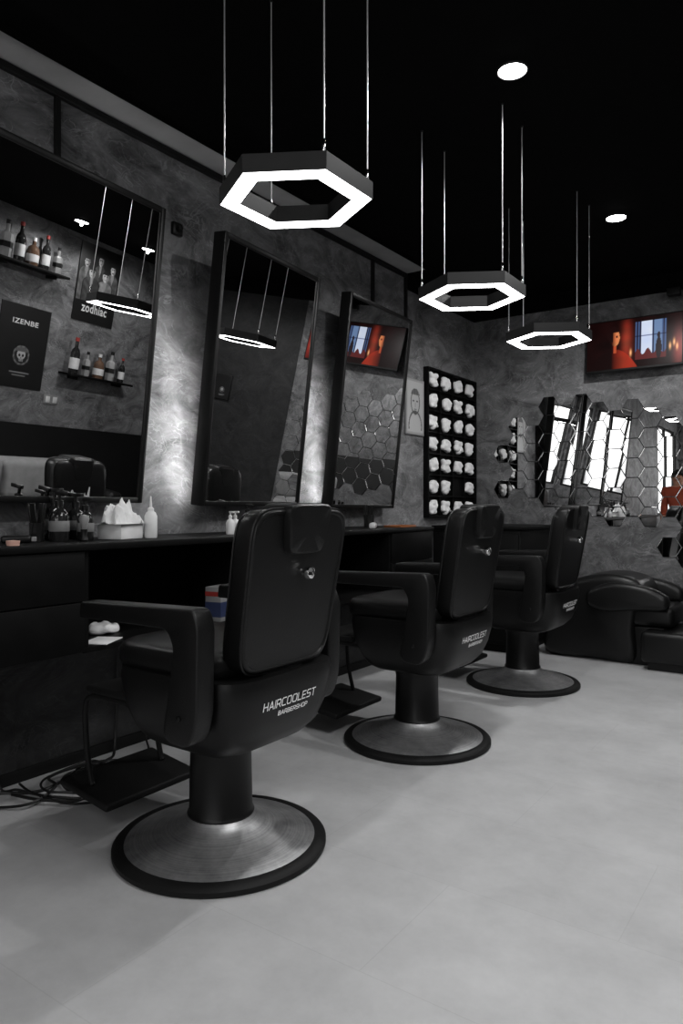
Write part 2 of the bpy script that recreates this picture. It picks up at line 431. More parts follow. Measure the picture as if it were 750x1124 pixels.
# ------------------------------------------------------------ hexagon pendants
def hexpts(r, z): return [(r*math.cos(R(30+60*k)), r*math.sin(R(30+60*k)), z) for k in range(6)]
def make_pendant(x, y, label, zb=2.016, Ro=.241, Ri=.172, hgt=.052):
    t = thing('pendant_lamp', label, 'lamp', (x, y, zb), group='hexagonal ring pendants')
    bm = bmesh.new()
    A = [hexpts(Ro, 0), hexpts(Ro, hgt), hexpts(Ri, hgt), hexpts(Ri, 0), hexpts(Ri+.006, 0), hexpts(Ri+.006, .008), hexpts(Ro-.006, .008), hexpts(Ro-.006, 0)]
    vr = [[bm.verts.new(p) for p in r] for r in A]
    for i in range(8):
        a = vr[i]; b = vr[(i+1) % 8]
        for k in range(6): bm.faces.new((a[k], a[(k+1) % 6], b[(k+1) % 6], b[k]))
    obj('housing', bm, M['housing'], t, ang=20)
    bm = bmesh.new()
    A = [hexpts(Ro-.005, -.001), hexpts(Ro-.005, .006), hexpts(Ri+.005, .006), hexpts(Ri+.005, -.001)]
    vr = [[bm.verts.new(p) for p in r] for r in A]
    for i in range(4):
        a = vr[i]; b = vr[(i+1) % 4]
        for k in range(6): bm.faces.new((a[k], a[(k+1) % 6], b[(k+1) % 6], b[k]))
    obj('light_diffuser', bm, M['diffuser'], t, ang=20)
    for a in (30, 150, 210, 330):
        px, py = .93*Ro*math.cos(R(a)), .93*Ro*math.sin(R(a))
        w = obj('wire', tube(bmesh.new(), [(px, py, hgt), (px, py, (ZC-zb)*.5), (px, py, ZC-zb-.002)], .0024, 6), M['wire'], t)
        obj('gripper', LT([(.003, hgt), (.0055, hgt+.004), (.0055, hgt+.026), (.003, hgt+.04)], 10, c=(px, py, 0)), M['chrome'], w)
        obj('ceiling_cap', LT([(.006, ZC-zb-.008), (.006, ZC-zb)], 12, c=(px, py, 0)), M['housing'], w)
    return t
make_pendant(-1.402, 1.746, 'glowing white hexagonal ring pendant hanging nearest, above the first chair')
make_pendant(-1.393, 3.01, 'glowing hexagonal ring pendant in the middle of the row over the chairs')
make_pendant(-1.393, 4.042, 'farthest glowing hexagonal ring pendant, hanging nearest the television')

def downlight(x, y, label, power=28, size=130, blend=.8):
    t = thing('ceiling_downlight', label, 'ceiling light', (x, y, ZC), group='round recessed downlights')
    obj('trim_ring', LT([(.055, -.001), (.056, -.007), (.061, -.005), (.063, -.001)], 32), M['housing'], t)
    obj('bulb', LT([(.054, -.001), (.052, -.006), (.03, -.011), (.001, -.013)], 24), M['bulb'], t)
    l = bpy.data.lights.new('downlight_spot', 'SPOT'); l.energy = power; l.spot_size = R(size); l.spot_blend = blend; l.shadow_soft_size = .012
    lo = bpy.data.objects.new('downlight_spot', l); C.objects.link(lo); lo.parent = t; lo.location = (0, 0, -.028)
downlight(-1.076, 2.70, 'bright round downlight in the black ceiling, nearer of the two over the chairs', 28, 165, .4)
downlight(-1.12, 4.43, 'round downlight in the black ceiling, nearer the television', 55, 165, .4)
downlight(.20, 4.0, 'small round downlight before the band poster, left one seen in the first mirror', 13, 165, .4)
downlight(.16, 4.75, 'small round downlight before the band poster, right one seen in the first mirror', 13, 165, .4)
def fill_panel(x, y, label, power):  # unseen fill lamp, added to brighten the floor
    t = thing('fill_light_panel', label, 'ceiling light', (x, y, ZC), group='added fill light panels')
    bm = bmesh.new()
    for a in ((-.32, -.3, -.62, .62), (.3, .32, -.62, .62)): rbox(bm, a[0], a[1], a[2], a[3], -.03, -.001, .002)
    for a in ((-.3, .3, -.62, -.6), (-.3, .3, .6, .62)): rbox(bm, a[0], a[1], a[2], a[3], -.03, -.001, .002)
    obj('frame', bm, M['white'], t)
    obj('diffuser', BX(-.3, .3, -.6, .6, -.012, -.002), M['panel'], t)
    l = bpy.data.lights.new('fill_area_light', 'AREA'); l.shape = 'RECTANGLE'; l.size = .58; l.size_y = 1.18; l.energy = power
    lo = bpy.data.objects.new('fill_area_light', l); C.objects.link(lo); lo.parent = t; lo.location = (0, 0, -.04)
fill_panel(.22, 1.5, 'added fill light panel right above the camera aisle', 33)
fill_panel(-.3, -1.5, 'added fill light panel near the shop window', 18)

# ------------------------------------------------------------ leaning station mirrors
TILT = R(6.6)
def make_mirror(yc, z0, label, yaw, lx, w=.82, h=1.28):
    t = thing('wall_mirror', label, 'mirror', (-2.55+.41*math.sin(R(yaw))*.9, yc, z0), (0, TILT, R(yaw)), 'tall leaning station mirrors')
    a = w/2; fw = .024
    bm = bmesh.new()
    rbox(bm, -.07, 0, -a, -a+fw, 0, h, .003); rbox(bm, -.07, 0, a-fw, a, 0, h, .003)
    rbox(bm, -.07, 0, -a+fw, a-fw, 0, fw, .003); rbox(bm, -.07, 0, -a+fw, a-fw, h-fw, h, .003)
    obj('frame', bm, M['frame'], t)
    obj('mirror_glass', BX(-.02, -.008, -a+fw, a-fw, fw, h-fw), M['mirror'], t)
    bm = BX(-.06, -.03, -a+fw, a-fw, fw, h-fw); box(bm, -lx, -.06, -a+.054, -a+.058, .03, .95)
    obj('back_board', bm, M['furn'], t)
    obj('led_strip', BX(-lx+.004, -.072, -a+.047, -a+.053, .03, .78), M['led'], t)
    return t
make_mirror(1.69, 1.085, 'tall black-framed mirror nearest the camera, reflecting bottle shelves and posters', 4.4, .10)
make_mirror(2.805, 1.072, 'middle tall black-framed mirror, between the first and second glowing wall gaps', 4.4, .10)
make_mirror(3.865, 1.058, 'farthest tall black-framed mirror, reflecting the television and honeycomb tiles', 2.4, .090, .79)

# ------------------------------------------------------------ counter
CX = -2.19
tag(obj('counter_top', B(XL, CX, .55, 4.16, .915, .94, .004), M['furn']), 'long thin black worktop running under the mirrors', 'counter')
XI = XL+.006
def drawers(y0, y1, label):
    t = thing('drawer_unit', label, 'cabinet', (0, y0, .55), group='black drawer units under the worktop'); w = y1-y0
    obj('body', B(XI, CX-.03, .0, w, 0, .365, .003), M['furn'], t)
    for k in range(2):
        z = .006+.18*k
        obj('drawer', B(CX-.029, CX-.01, .004, w-.004, z, z+.176, .002), M['furn'], t)
def openshelf(y0, y1, label):
    t = thing('shelf_unit', label, 'shelf unit', (0, y0, .55), group='open shelf units under the worktop'); w = y1-y0
    obj('bottom_board', BX(XI+.02, CX-.02, 0.001, w-.001, 0, .018), M['furn'], t)
    obj('back_board', BX(XI, XI+.019, 0.001, w-.001, 0, .365), M['furn2'], t)
    for y in (.001, w-.019): obj('side_board', BX(XI+.02, CX-.02, y, y+.018, .019, .365), M['furn'], t)
drawers(.62, 1.56, 'wide black drawer unit at the near left end of the worktop')
openshelf(1.56, 2.45, 'open black shelf compartment in front of the first chair')
drawers(2.45, 2.95, 'black drawer unit hidden partly behind the first chair back')
openshelf(2.95, 3.65, 'open black shelf compartment in front of the second chair')
drawers(3.65, 4.16, 'black drawer unit at the far end of the worktop')
t = thing('corner_cabinet', 'black cabinet in the far corner under the towel rack', 'cabinet', (-2.26, 5.33, 0))
obj('body', B(-.36, .34, -.36, .38, .06, .9, .004), M['furn'], t)
obj('top', B(-.37, .36, -.38, .39, .9, .925, .004), M['furn'], t)
for k in (0, 1):
    d = obj('door', B(-.34+.34*k, -.01+.34*k, -.378, -.361, .09, .87, .003), M['furn'], t)
    obj('handle', B(-.05+.08*k, -.04+.08*k, -.388, -.379, .4, .55, .002), M['chrome'], d)
obj('plinth', BX(-.34, .32, -.33, .38, 0, .06), M['furn'], t)

# ------------------------------------------------------------ barber chair (faces -x)
def make_chair(loc, label):
    t = thing('barber_chair', label, 'chair', loc, group='black barber chairs in a row')
    b = obj('base', LT([(.001, .012), (.296, .012), (.302, .026), (.285, .033), (.24, .044), (.18, .060), (.13, .079), (.108, .096), (.10, .112), (.001, .112)], 72), M['steel'], t)
    obj('rubber_rim', LT([(.28, 0), (.328, 0), (.334, .006), (.334, .018), (.326, .026), (.31, .030), (.298, .030), (.294, .02)], 72), M['rubber'], b)
    obj('column', LT([(.001, .10), (.104, .10), (.106, .108), (.100, .118), (.096, .30), (.10, .315), (.108, .34), (.108, .37), (.001, .37)], 40), M['shell'], t)
    sec = [(.345, .02, .16, .17), (.36, .025, .19, .195), (.40, .03, .225, .225), (.46, .03, .25, .245), (.52, .03, .262, .255), (.56, .03, .266, .258), (.585, .03, .262, .255)]
    rings = [[(cx+p[0], p[1], z) for p in sup(a, bb, 5.5, 56)] for z, cx, a, bb in sec]
    sh = obj('seat_shell', loft(bmesh.new(), rings), M['shell'], t, ang=50)
    def rear(y, z):
        for (z0, c0, a0, b0), (z1, c1, a1, b1) in zip(sec[:-1], sec[1:]):
            if z0 <= z <= z1:
                f = (z-z0)/(z1-z0); cx, a, bb = c0+(c1-c0)*f, a0+(a1-a0)*f, b0+(b1-b0)*f
                return cx+a*max(0, 1-abs(y/bb)**5.5)**(1/5.5)
        return .29
    def letters(body, w, h, y0, z0, th):
        bm = stroke_text(body, w, h, th)
        for v in bm.verts:
            y, z, o_ = v.co.x+y0, v.co.y+z0, v.co.z
            v.co = (rear(y, z)+.0035+o_, y, z)
        o = obj('lettering', bm, M['letter'], sh); o['label'] = 'white lettering'
    letters('HAIRCOOLEST', .236, .0225, -.008, .493, .0034)
    letters('BARBERSHOP', .134, .0120, .010, .467, .0023)
    rings = []
    for z, s in [(.575, .95), (.58, 1.0), (.60, 1.03), (.63, 1.03), (.648, 1.0), (.657, .93), (.660, .75), (.662, .3)]:
        rings.append([(-.02+p[0]*s, p[1]*s, z) for p in sup(.235, .235, 5, 56)])
    obj('seat_cushion', loft(bmesh.new(), rings), M['leather'], t, ang=60)
    z0, hh = .828, .235; lean = .17
    def bk(u, v, tt):
        wid = 1+.05*(v/hh)
        return (.258+lean*v+tt, u*wid, z0+v)
    rings = []
    for tt, s in ((-.048, .80), (-.043, .90), (-.032, .965), (-.014, 1.0), (.040, 1.0), (.048, .988), (.051, .97), (.051, .94), (.047, .925), (.047, .3)):
        rings.append([bk(p[0]*s, p[1]*(1-(1-s)*.9), tt) for p in sup(.208, hh, 7.0, 80)])
    br = obj('backrest', loft(bmesh.new(), rings), M['leather2'], t, ang=35)
    obj('piping', tube(bmesh.new(), [bk(p[0], p[1], .040) for p in sup(.209, hh+.001, 7.0, 80)], .004, 6, True), M['leather'], br)
    obj('piping', tube(bmesh.new(), [bk(p[0]*.975, p[1]*.98, -.027) for p in sup(.209, hh, 7.0, 80)], .004, 6, True), M['leather'], br)
    obj('back_bracket', B(.20, .262, -.09, .09, .50, .66, .012, 3), M['shell'], t)
    rings = []
    for tt, s in ((-.05, .8), (-.035, 1), (.055, 1.0), (.068, .97), (.073, .9), (.074, .3)):
        rings.append([bk(p[0]*s*(1+.12*(p[1]/.07)), .178+p[1]*s, tt) for p in sup(.088, .074, 6, 40)])
    obj('headrest', loft(bmesh.new(), rings), M['leather'], t, ang=35)
    k = bk(.022, .048, .048)
    bm = LT([(.001, 0), (.009, 0), (.009, .012), (.018, .014), (.02, .022), (.017, .032), (.008, .037), (.001, .037)], 24)
    bmesh.ops.transform(bm, matrix=Matrix.Translation(k) @ Matrix.Rotation(R(90), 4, 'Y'), verts=bm.verts[:])
    obj('knob', bm, M['chrome'], t)['label'] = 'chrome knob'
    out = roundpoly([(-.278, .733, .010), (-.272, .783, .014), (.218, .797, .022), (.238, .750, .025), (.232, .50, .1), (.20, .42, .04), (.09, .43, .05), (.12, .56, .1), (.140, .69, .025), (.112, .735, .02)], 5)
    for s in (-1, 1):
        y0, y1 = (s*.260, s*.326) if s > 0 else (s*.326, s*.260)
        ar = obj('armrest', prism_xz(bmesh.new(), [(q.x, q.y) for q in out], y0, y1, .007, 3), M['leather'], t, ang=40)
        obj('arm_bolt', LT([(.001, 0), (.008, 0), (.008, .004), (.003, .006), (.001, .006)], 16), M['shell'], ar, loc=(.165, s*.326, .5), rot=(R(-90*s), 0, 0))
    bm = bmesh.new()
    for y in (-.15, .15):
        tube(bm, catmull([(-.18, y, .43), (-.34, y, .435), (-.45, y, .43), (-.49, y, .39), (-.485, y, .26), (-.46, y, .15), (-.45, y, .13)], 5), .010, 10)
    tube(bm, [(-.45, -.15, .43), (-.45, .15, .43)], .010, 10)
    f = obj('footrest', bm, M['rubber'], t)
    obj('calf_pad', rbox(bmesh.new(), -.48, -.25, -.16, .16, .44, .468, .012, 3), M['rubber'], f)
    mt = Matrix.Translation((-.44, 0, .115)) @ Matrix.Rotation(R(8), 4, 'Y')
    obj('foot_plate', rbox(bmesh.new(), -.13, .13, -.20, .20, -.013, .013, .01, 3, mt), M['rubber'], f)
    return t
CH = [(-1.63, 1.653, 0), (-1.614, 2.899, 0), (-1.607, 4.194, 0)]
make_chair(CH[0], 'nearest and largest black leather barber chair on a round steel base')
ch0 = bpy.data.objects['barber_chair']
dup(ch0, CH[1], None, 'middle black leather barber chair, standing between two others')
dup(ch0, CH[2], None, 'farthest black leather barber chair, beside the shampoo lounger')

# ------------------------------------------------------------ shampoo lounger at the back wall
t = thing('shampoo_lounger', 'low curved glossy black leather lounger against the back wall', 'lounger', (-1.35, 5.3, 0))
P = catmull([(-.42, .02), (-.46, .2), (-.45, .36), (-.36, .47), (-.22, .56), (-.05, .60), (.1, .595), (.2, .56), (.24, .48), (.2, .39), (.18, .25), (.17, .02), (-.1, .015)], 6, True)
obj('body', prism_xz(bmesh.new(), [(q.x, q.y) for q in P], -.2, .26, .05, 4), M['leather2'], t, ang=60)
P = catmull([(-.12, .42), (-.1, .50), (.05, .555), (.25, .54), (.38, .49), (.405, .43), (.37, .385), (.2, .38), (.02, .36), (-.08, .38)], 6, True)
for y in (-.30, .24): obj('armrest', prism_xz(bmesh.new(), [(q.x, q.y) for q in P], y, y+.12, .035, 4), M['leather2'], t, ang=60)
obj('seat_cushion', B(.1, .42, -.18, .24, .26, .40, .04, 4), M['leather'], t)
obj('seat_base', B(.12, .36, -.17, .24, .0, .26, .01, 2), M['shell'], t)
obj('leg_rest', B(.24, .82, -.33, .2, .05, .255, .035, 4), M['leather2'], t)
obj('leg_rest_plinth', BX(.28, .78, -.28, .18, 0, .055), M['shell'], t)

# ------------------------------------------------------------ rack with white towel bundles
YT, W, H, D, ZR = 4.84, .87, 1.15, .045, .985
t = thing('towel_rack', 'tall black pigeonhole rack on the wall in the far corner', 'towel rack', (XL, YT, ZR))
bm = bmesh.new(); rbox(bm, .0, D, 0, .015, 0, H, .002); rbox(bm, .0, D, W-.015, W, 0, H, .002); rbox(bm, .0, D, .015, W-.015, 0, .015, .002); rbox(bm, .0, D, .015, W-.015, H-.015, H, .002)
obj('frame', bm, M['furn'], t)
obj('back_board', BX(.0, .010, .015, W-.015, .015, H-.015), M['furn2'], t)
for k in range(1, 4): obj('divider', BX(.011, D-.01, W*k/4-.003, W*k/4+.003, .016, H-.016), M['furn'], t)
for k in range(1, 7): obj('shelf', BX(.011, D-.002, .016, W-.016, H*k/7-.003, H*k/7+.003), M['furn'], t)
def folded_towel(seed):
    # small flat crumpled towel bundle with an uneven outline and one shallow fold
    rs = random.Random(seed); bm = bmesh.new(); rings = []
    off = Vector((seed*3.7, seed*1.3, 0)); sk = rs.uniform(-.25, .25)
    for x, s in ((0, .94), (.008, 1.0), (.018, 1.0), (.026, .95), (.031, .86), (.034, .74), (.036, .60), (.037, .45), (.037, .28), (.037, .08)):
        ring = []
        for i in range(44):
            a = 2*math.pi*i/44
            c, q = math.cos(a), math.sin(a)
            u = math.copysign(abs(c)**(2/2.6), c); w = math.copysign(abs(q)**(2/2.6), q)
            r = 1+.42*noise.noise(Vector((c*1.3, q*1.3, 0))+off)
            yy = .064*s*r*(u+sk*w*.5); zz = .050*s*r*w
            xx = x+.012*noise.noise(Vector((yy*34, zz*34, 2))+off)
            ring.append((max(0, xx), yy, zz))
        rings.append(ring)
    loft(bm, rings); return bm
protos = []
skip = {(1, 2)}
i = 0
for r_ in range(7):
    for c in range(4):
        if (r_, c) in skip: continue
        loc = (XL+.012, YT+W*(c+.5)/4+random.uniform(-.010, .010), ZR+H*(r_+.5)/7-.006)
        if len(protos) < 9:
            o = tag(obj('rolled_towel', folded_towel(i), M['towel'], ang=70), 'small crumpled white towel bundle in a pigeonhole of the black rack', 'towel', 'white towel bundles in the rack'); protos.append(o)
        else:
            o = protos[(i*4+r_) % 9].copy(); C.objects.link(o)
        o.location = loc; i += 1
first = protos[0]

def drawing(u, v):
    x, y = (u-.5)*1.0, (v-.5)*1.4
    g = .50
    if u < .05 or u > .95 or v < .04 or v > .96: return .35
    e = abs(math.hypot(x/.24, (y-.12)/.30)-1)
    if e < .08: g = .07
    e = abs(math.hypot(x/.36, (y+.5)/.38)-1)
    if e < .07 and y > -.6: g = .1
    if abs(y-.15) < .025 and abs(abs(x)-.1) < .05: g = .08
    if abs(x) < .015 and -.02 < y < .12: g = .12
    if abs(y+.06) < .015 and abs(x) < .08: g = .08
    if y > .3 and math.hypot(x/.26, (y-.22)/.26) < 1: g = .12 + .1*math.sin(x*80)
    return g
t = thing('framed_picture', 'small pale line drawing on the wall beside the towel rack', 'picture', (XL, 4.69, 1.6))
obj('frame', B(.0, .014, -.14, .14, 0, .42, .003), M['grey'], t)
painted('print', (.0155, -.132, .008), (0, .264, 0), (0, 0, .404), 48, 70, drawing, M['paint'], t)

# ------------------------------------------------------------ honeycomb of mirror tiles
rr = .0848
bm = bmesh.new()
rings = []
for rad, y in ((rr, 0), (rr, -.004), (rr-.003, -.006)):
    rings.append([(rad*math.cos(R(60*k)), y, rad*math.sin(R(60*k))) for k in range(6)])
loft(bm, rings)
tile0 = tag(obj('mirror_tile', bm, [M['mirror']], ang=5), 'small hexagonal mirror tile in the honeycomb cluster on the back wall', 'mirror tile', 'hexagonal mirror tiles')
cols = [(1.22, 1.62), (1.20, 1.85), (1.12, 1.80), (1.08, 1.98), (1.02, 1.86), (1.06, 1.90), (.98, 1.92), (1.0, 1.85), (.86, 1.90), (.9, 1.80), (.74, 1.70), (.70, 1.72)]
gaps = {(0, 5), (2, 8), (8, 2), (11, 7), (10, 2)}
fst = True
for k, (za, zb) in enumerate(cols):
    x = -2.37+.1295*k; off = (k % 2)*.0745
    for j in range(0, 14):
        z = .62+off+.149*j
        if z < za-.05 or z > zb+.02 or (k, j) in gaps: continue
        o = tile0 if fst else tile0.copy()
        if not fst: C.objects.link(o)
        fst = False
        o.location = (x, YB-.001, z); o.rotation_euler = (R(random.uniform(-.12, .12)), 0, R(random.uniform(-.10, .10)))

# ------------------------------------------------------------ television
def gauss(u, v, a, b, s, t2): return math.exp(-((u-a)/s)**2-((v-b)/t2)**2)
def tvpic(u, v):
    # dark warm room, a figure lit red from the right, a pale blue window with drapes
    n = noise.noise(Vector((u*7, v*5, 1)))*.5+.5
    r = .004+.010*n; g = .001+.002*n; b = .001+.002*n
    q = gauss(u, v, .43, .55, .05, .35); r += q*.38*(.4+n); g += q*.04; b += q*.02
    q = gauss(u, v, .97, .30, .05, .3); r += q*.28; g += q*.02; b += q*.012
    sh = .40-2.2*(u-.30)**2*(3 if u > .30 else 2)
    if v < sh:
        k = max(0, min(1, (u-.27)/.13)); r, g, b = .008+.34*k*(.5+n), .002+.03*k, .002+.012*k
    if abs(u-.30) < .025 and .32 < v < .52: r, g, b = (.50, .08, .03) if u > .29 else (.03, .003, .003)
    d = math.hypot((u-.305)/.052, (v-.64)/.165)
    if d < 1:
        k = max(0, min(1, (u-.275)/.05)); r, g, b = .03+.95*k*(1-d*.3), .004+.24*k, .003+.09*k
        if abs(v-.665) < .018 and abs(u-.325) < .012: r, g, b = .05, .01, .01
    if math.hypot((u-.285)/.062, (v-.72)/.16) < 1 and (u < .285 or v > .75): r, g, b = .012, .003, .003
    if .52 < u < .84 and .14 < v < .92:
        r, g, b = .07, .12, .26
        if .585 < u < .70: r, g, b = .58+.25*n, .68+.2*n, .95
        if .70 < u < .80: r, g, b = .16, .25, .44
        for uu in (.545, .575, .71, .815):
            if abs(u-uu) < .008: r, g, b = .02, .02, .05
        if abs(v-.62) < .010: r, g, b = r*.3, g*.3, b*.4
        if v < .30+.06*math.sin(u*60): r, g, b = .12, .02, .02
        if math.hypot((u-.765)/.030, (v-.34)/.22) < 1 or math.hypot((u-.765)/.016, (v-.60)/.07) < 1: r, g, b = .02, .012, .016
    for cu, cv in ((.88, .35), (.92, .42), (.95, .33), (.475, .3)):
        e = gauss(u, v, cu, cv, .010, .06); r += e*1.2; g += e*.6; b += e*.25
    return (r, g, b)
t = thing('television', 'flat black television showing a red and blue scene on the back wall', 'television', (-1.31, YB-.055, 2.29), (R(-5), 0, 0))
obj('casing', B(-.35, .35, -.03, .0, -.2, .2, .006, 3), M['frame'], t)
painted('screen', (-.338, -.0312, -.182), (.676, 0, 0), (0, 0, .372), 160, 88, tvpic, M['screen'], t)
obj('wall_bracket', B(-.1, .1, -.005, .05, -.08, .08, .004), M['frame'], t)
t = thing('wall_speaker', 'small dark box fixed above the right end of the television', 'speaker', (-1.03, YB-.06, 2.66))
obj('body', B(-.045, .045, -.045, .02, -.055, .0, .008, 3), M['housing'], t)
obj('grille', B(-.036, .036, -.049, -.044, -.047, -.008, .002), M['rubber'], t)

# ------------------------------------------------------------ things on the right wall, seen in the mirrors
def band(u, v):
    g = .010
    n = noise.noise(Vector((u*14, v*18, 3)))
    for cx, cy, s, tone in ((.50, .78, .95, .05), (.82, .72, 1.05, .10), (.18, .72, 1.05, .09), (.66, .60, 1.3, .20), (.33, .60, 1.3, .05)):
        dx = (u-cx)/s; dy = v-cy
        # sloping shoulders and torso
        half = .155 if dy < -.10 else .155*math.sqrt(max(0, 1-((dy+.10)/.085)**2)) if dy < -.015 else 0
        if v > .27 and dy < 0 and abs(dx) < half:
            g = tone*(1+.9*n)*(1.3 if dx < 0 else .8)
            if half-abs(dx) < .012: g = .006
            if abs(dx) < .03*min(1, (dy+.16)/.08) and dy > -.16: g = .26
        if math.hypot(dx/.058, (dy-.042)/.068) < 1:            # face
            g = (.52 if dx < .010 else .22)*(1+.3*n)
            if abs(dy-.056) < .009 and abs(abs(dx)-.023) < .014: g = .03
            if abs(dy-.006) < .006 and abs(dx) < .020: g = .05
            if dy > .078: g = .015
        if .078 < dy < .122 and abs(dx) < .062*math.sqrt(max(0, 1-((dy-.075)/.050)**2)): g = .015   # hair
    if v < .27: g = .010
    return g
def poster(name, label, y, z, fn, word, ww, wh, wz):
    t = thing(name, label, 'poster', (XR, y, z))
    obj('backing', BX(-.006, .0, -.25, .25, 0, .70), M['frame'], t)
    painted('print', (-.0075, -.25, 0), (0, .5, 0), (0, 0, .70), 100, 140, fn, M['paint'], t, .8)
    bm = text_bm(word, ww, wh, .02)
    for v in bm.verts: v.co = (-.009, v.co.x, v.co.y+wz)
    obj('lettering', bm, M['printletter'], t)
poster('band_poster', 'dark poster of grouped figures above the lower bottle shelf, in the first mirror', 4.69, 2.04, band, 'zodhiac', .31, .085, .09)
def emblem(u, v):
    g = .01
    x, y = (u-.5)*.5/.7, (v-.40)
    d = math.hypot(x, y); a = math.atan2(y, x)
    if d < .120: g = .10+.08*(math.sin(a*10) > 0)
    if d < .098: g = .02
    if math.hypot(x/.062, (y-.012)/.060) < 1: g = .45
    if abs(x) < .034 and -.072 < y < -.034: g = .38
    if math.hypot((abs(x)-.025)/.017, y/.015) < 1: g = .01
    if abs(x) < .007 and -.038 < y < -.018: g = .01
    if abs(x) < .034 and -.072 < y < -.046 and math.sin(x*390) > .3: g = .02
    if y > .045 and math.hypot(x/.085, (y-.06)/.035) < 1: g = .12
    if abs(u-.5) < .20 and abs(v-.19) < .008: g = .25
    if abs(u-.5) < .14 and abs(v-.155) < .006: g = .2
    return g
poster('emblem_poster', 'dark poster with a pale round head emblem seen low in the first mirror', 3.97, 1.34, emblem, 'IZENBE', .26, .042, .54)
t = thing('small_poster', 'small dark framed picture seen in the second mirror', 'picture', (-.03, YB-.006, 1.56))
obj('frame', B(-.1, .1, -.014, -.0, 0, .26, .003), M['frame'], t)
painted('print', (.09, -.0155, .01), (-.18, 0, 0), (0, 0, .24), 40, 52, emblem, M['paint'], t)

def wshelf(y0, y1, z, label):
    t = thing('wall_shelf', label, 'shelf', (XR, (y0+y1)/2, z)); h = (y1-y0)/2
    obj('board', B(-.17, -.0, -h, h, -.022, 0, .003), M['furn'], t)
    for s in (-.7, .7): obj('bracket', B(-.12, -.0, s*h-.01, s*h+.01, -.05, -.022, .003), M['frame'], t)
wshelf(3.52, 4.22, 2.36, 'upper black wall shelf of bottles, seen in the first mirror')
wshelf(4.39, 5.18, 1.55, 'lower black wall shelf of bottles, seen in the first mirror')
def bottle(x, y, z, s, kind, label, group):
    t = thing('bottle', label, 'bottle', (x, y, z), group=group)
    if kind == 0: pr = [(.001, 0), (.036, 0), (.038, .01), (.038, .17), (.03, .2), (.014, .22), (.013, .27), (.001, .27)]; n = 24
    elif kind == 1: pr = [(.001, 0), (.048, 0), (.05, .01), (.05, .12), (.042, .15), (.016, .17), (.015, .2), (.001, .2)]; n = 24
    else: pr = [(.001, 0), (.04, 0), (.042, .01), (.046, .15), (.04, .17), (.015, .185), (.014, .235), (.001, .235)]; n = 6
    pr = [(a*s, b*s) for a, b in pr]; top = pr[-1][1]
    obj('glass', LT(pr, n), [M['darkglass'], M['amber'], M['clear']][kind], t)
    obj('cap', LT([(.001, top), (.017*s, top), (.017*s, top+.03*s), (.001, top+.03*s)], 16), [M['red'], M['label'], M['frame']][kind], t)
    rb = {0: .0395, 1: .0515, 2: .0475}[kind]*s; lo_, hi_ = {0: (.04, .13), 1: (.03, .09), 2: (.07, .11)}[kind]
    obj('label', LT([(rb, lo_*s), (rb+.001, lo_*s+.001), (rb+.001, hi_*s), (rb, hi_*s+.001)], n), [M['label'], M['label'], M['frame']][kind], t)
desc = ['red-capped dark bottle', 'squat brown bottle', 'pale faceted bottle']
pos = ['at the left end', 'second from left', 'in the middle', 'second from right', 'at the right end']
for i, (k, s) in enumerate([(2, 1.1), (0, 1.05), (1, 1.0), (0, .95), (2, .85)]):
    bottle(XR-.085, 3.62+.13*i, 2.36, s, k, desc[k]+' '+pos[i]+' of the upper wall shelf', 'bottles on the upper wall shelf')
for i, (k, s) in enumerate([(0, 1.1), (2, .85), (1, 1.0), (2, 1.05), (0, .8)]):
    bottle(XR-.085, 4.48+.15*i, 1.55, s, k, desc[k]+' '+pos[i]+' of the lower wall shelf', 'bottles on the lower wall shelf')
t = thing('light_switch', 'double pale switch plate seen in the first mirror below the emblem poster', 'switch', (XR, 4.35, 1.28))
obj('plate', B(-.01, -.0, -.08, .08, -.042, .042, .003), M['grey'], t)
for s in (-.04, .04): obj('rocker', B(-.015, -.01, s-.024, s+.024, -.028, .028, .003), M['label'], t)
t = thing('sofa', 'low grey fabric waiting sofa on the right, seen in the first mirror', 'sofa', (.25, 3.75, 0))
obj('seat_base', B(-.36, .34, -.75, .75, .08, .30, .03, 3), M['greyfab'], t)
for s in (-.37, .37): obj('seat_cushion', B(-.38, .18, s-.36, s+.36, .30, .44, .04, 4), M['greyfab'], t)
for s in (-.37, .37): obj('back_cushion', B(.10, .34, s-.36, s+.36, .42, .76, .06, 4), M['greyfab'], t)
for s in (-.82, .82): obj('armrest', B(-.37, .35, s-.075, s+.075, .08, .58, .04, 4), M['leather'], t)
for x in (-.3, .28):
    for y in (-.75, .75): obj('leg', LT([(.02, 0), (.028, .08)], 16, c=(x, y, 0)), M['frame'], t)

# ------------------------------------------------------------ person near the shop window, seen small in the honeycomb tiles
def skin_mesh(name, verts, edges, radii, m, parent, root=0):
    me = bpy.data.meshes.new(name); me.from_pydata(verts, edges, [])
    o = bpy.data.objects.new(name, me); C.objects.link(o)
    md = o.modifiers.new('skin', 'SKIN')
    if not me.skin_vertices:
        bm2 = bmesh.new(); bm2.from_mesh(me); bm2.verts.layers.skin.verify(); bm2.to_mesh(me); bm2.free()
    sv = me.skin_vertices[0].data
    for i, r in enumerate(radii):
        sv[i].radius = (r, r) if not isinstance(r, tuple) else r
        sv[i].use_root = (i == root)
    s = o.modifiers.new('sub', 'SUBSURF'); s.levels = 2; s.render_levels = 2
    dg = bpy.context.evaluated_depsgraph_get(); dg.update()
    nm = bpy.data.meshes.new_from_object(o.evaluated_get(dg))
    bpy.data.objects.remove(o)
    for p in nm.polygons: p.use_smooth = True
    nm.materials.clear(); nm.materials.append(m)
    r = bpy.data.objects.new(name, nm); C.objects.link(r)
    if parent: r.parent = parent
    return r
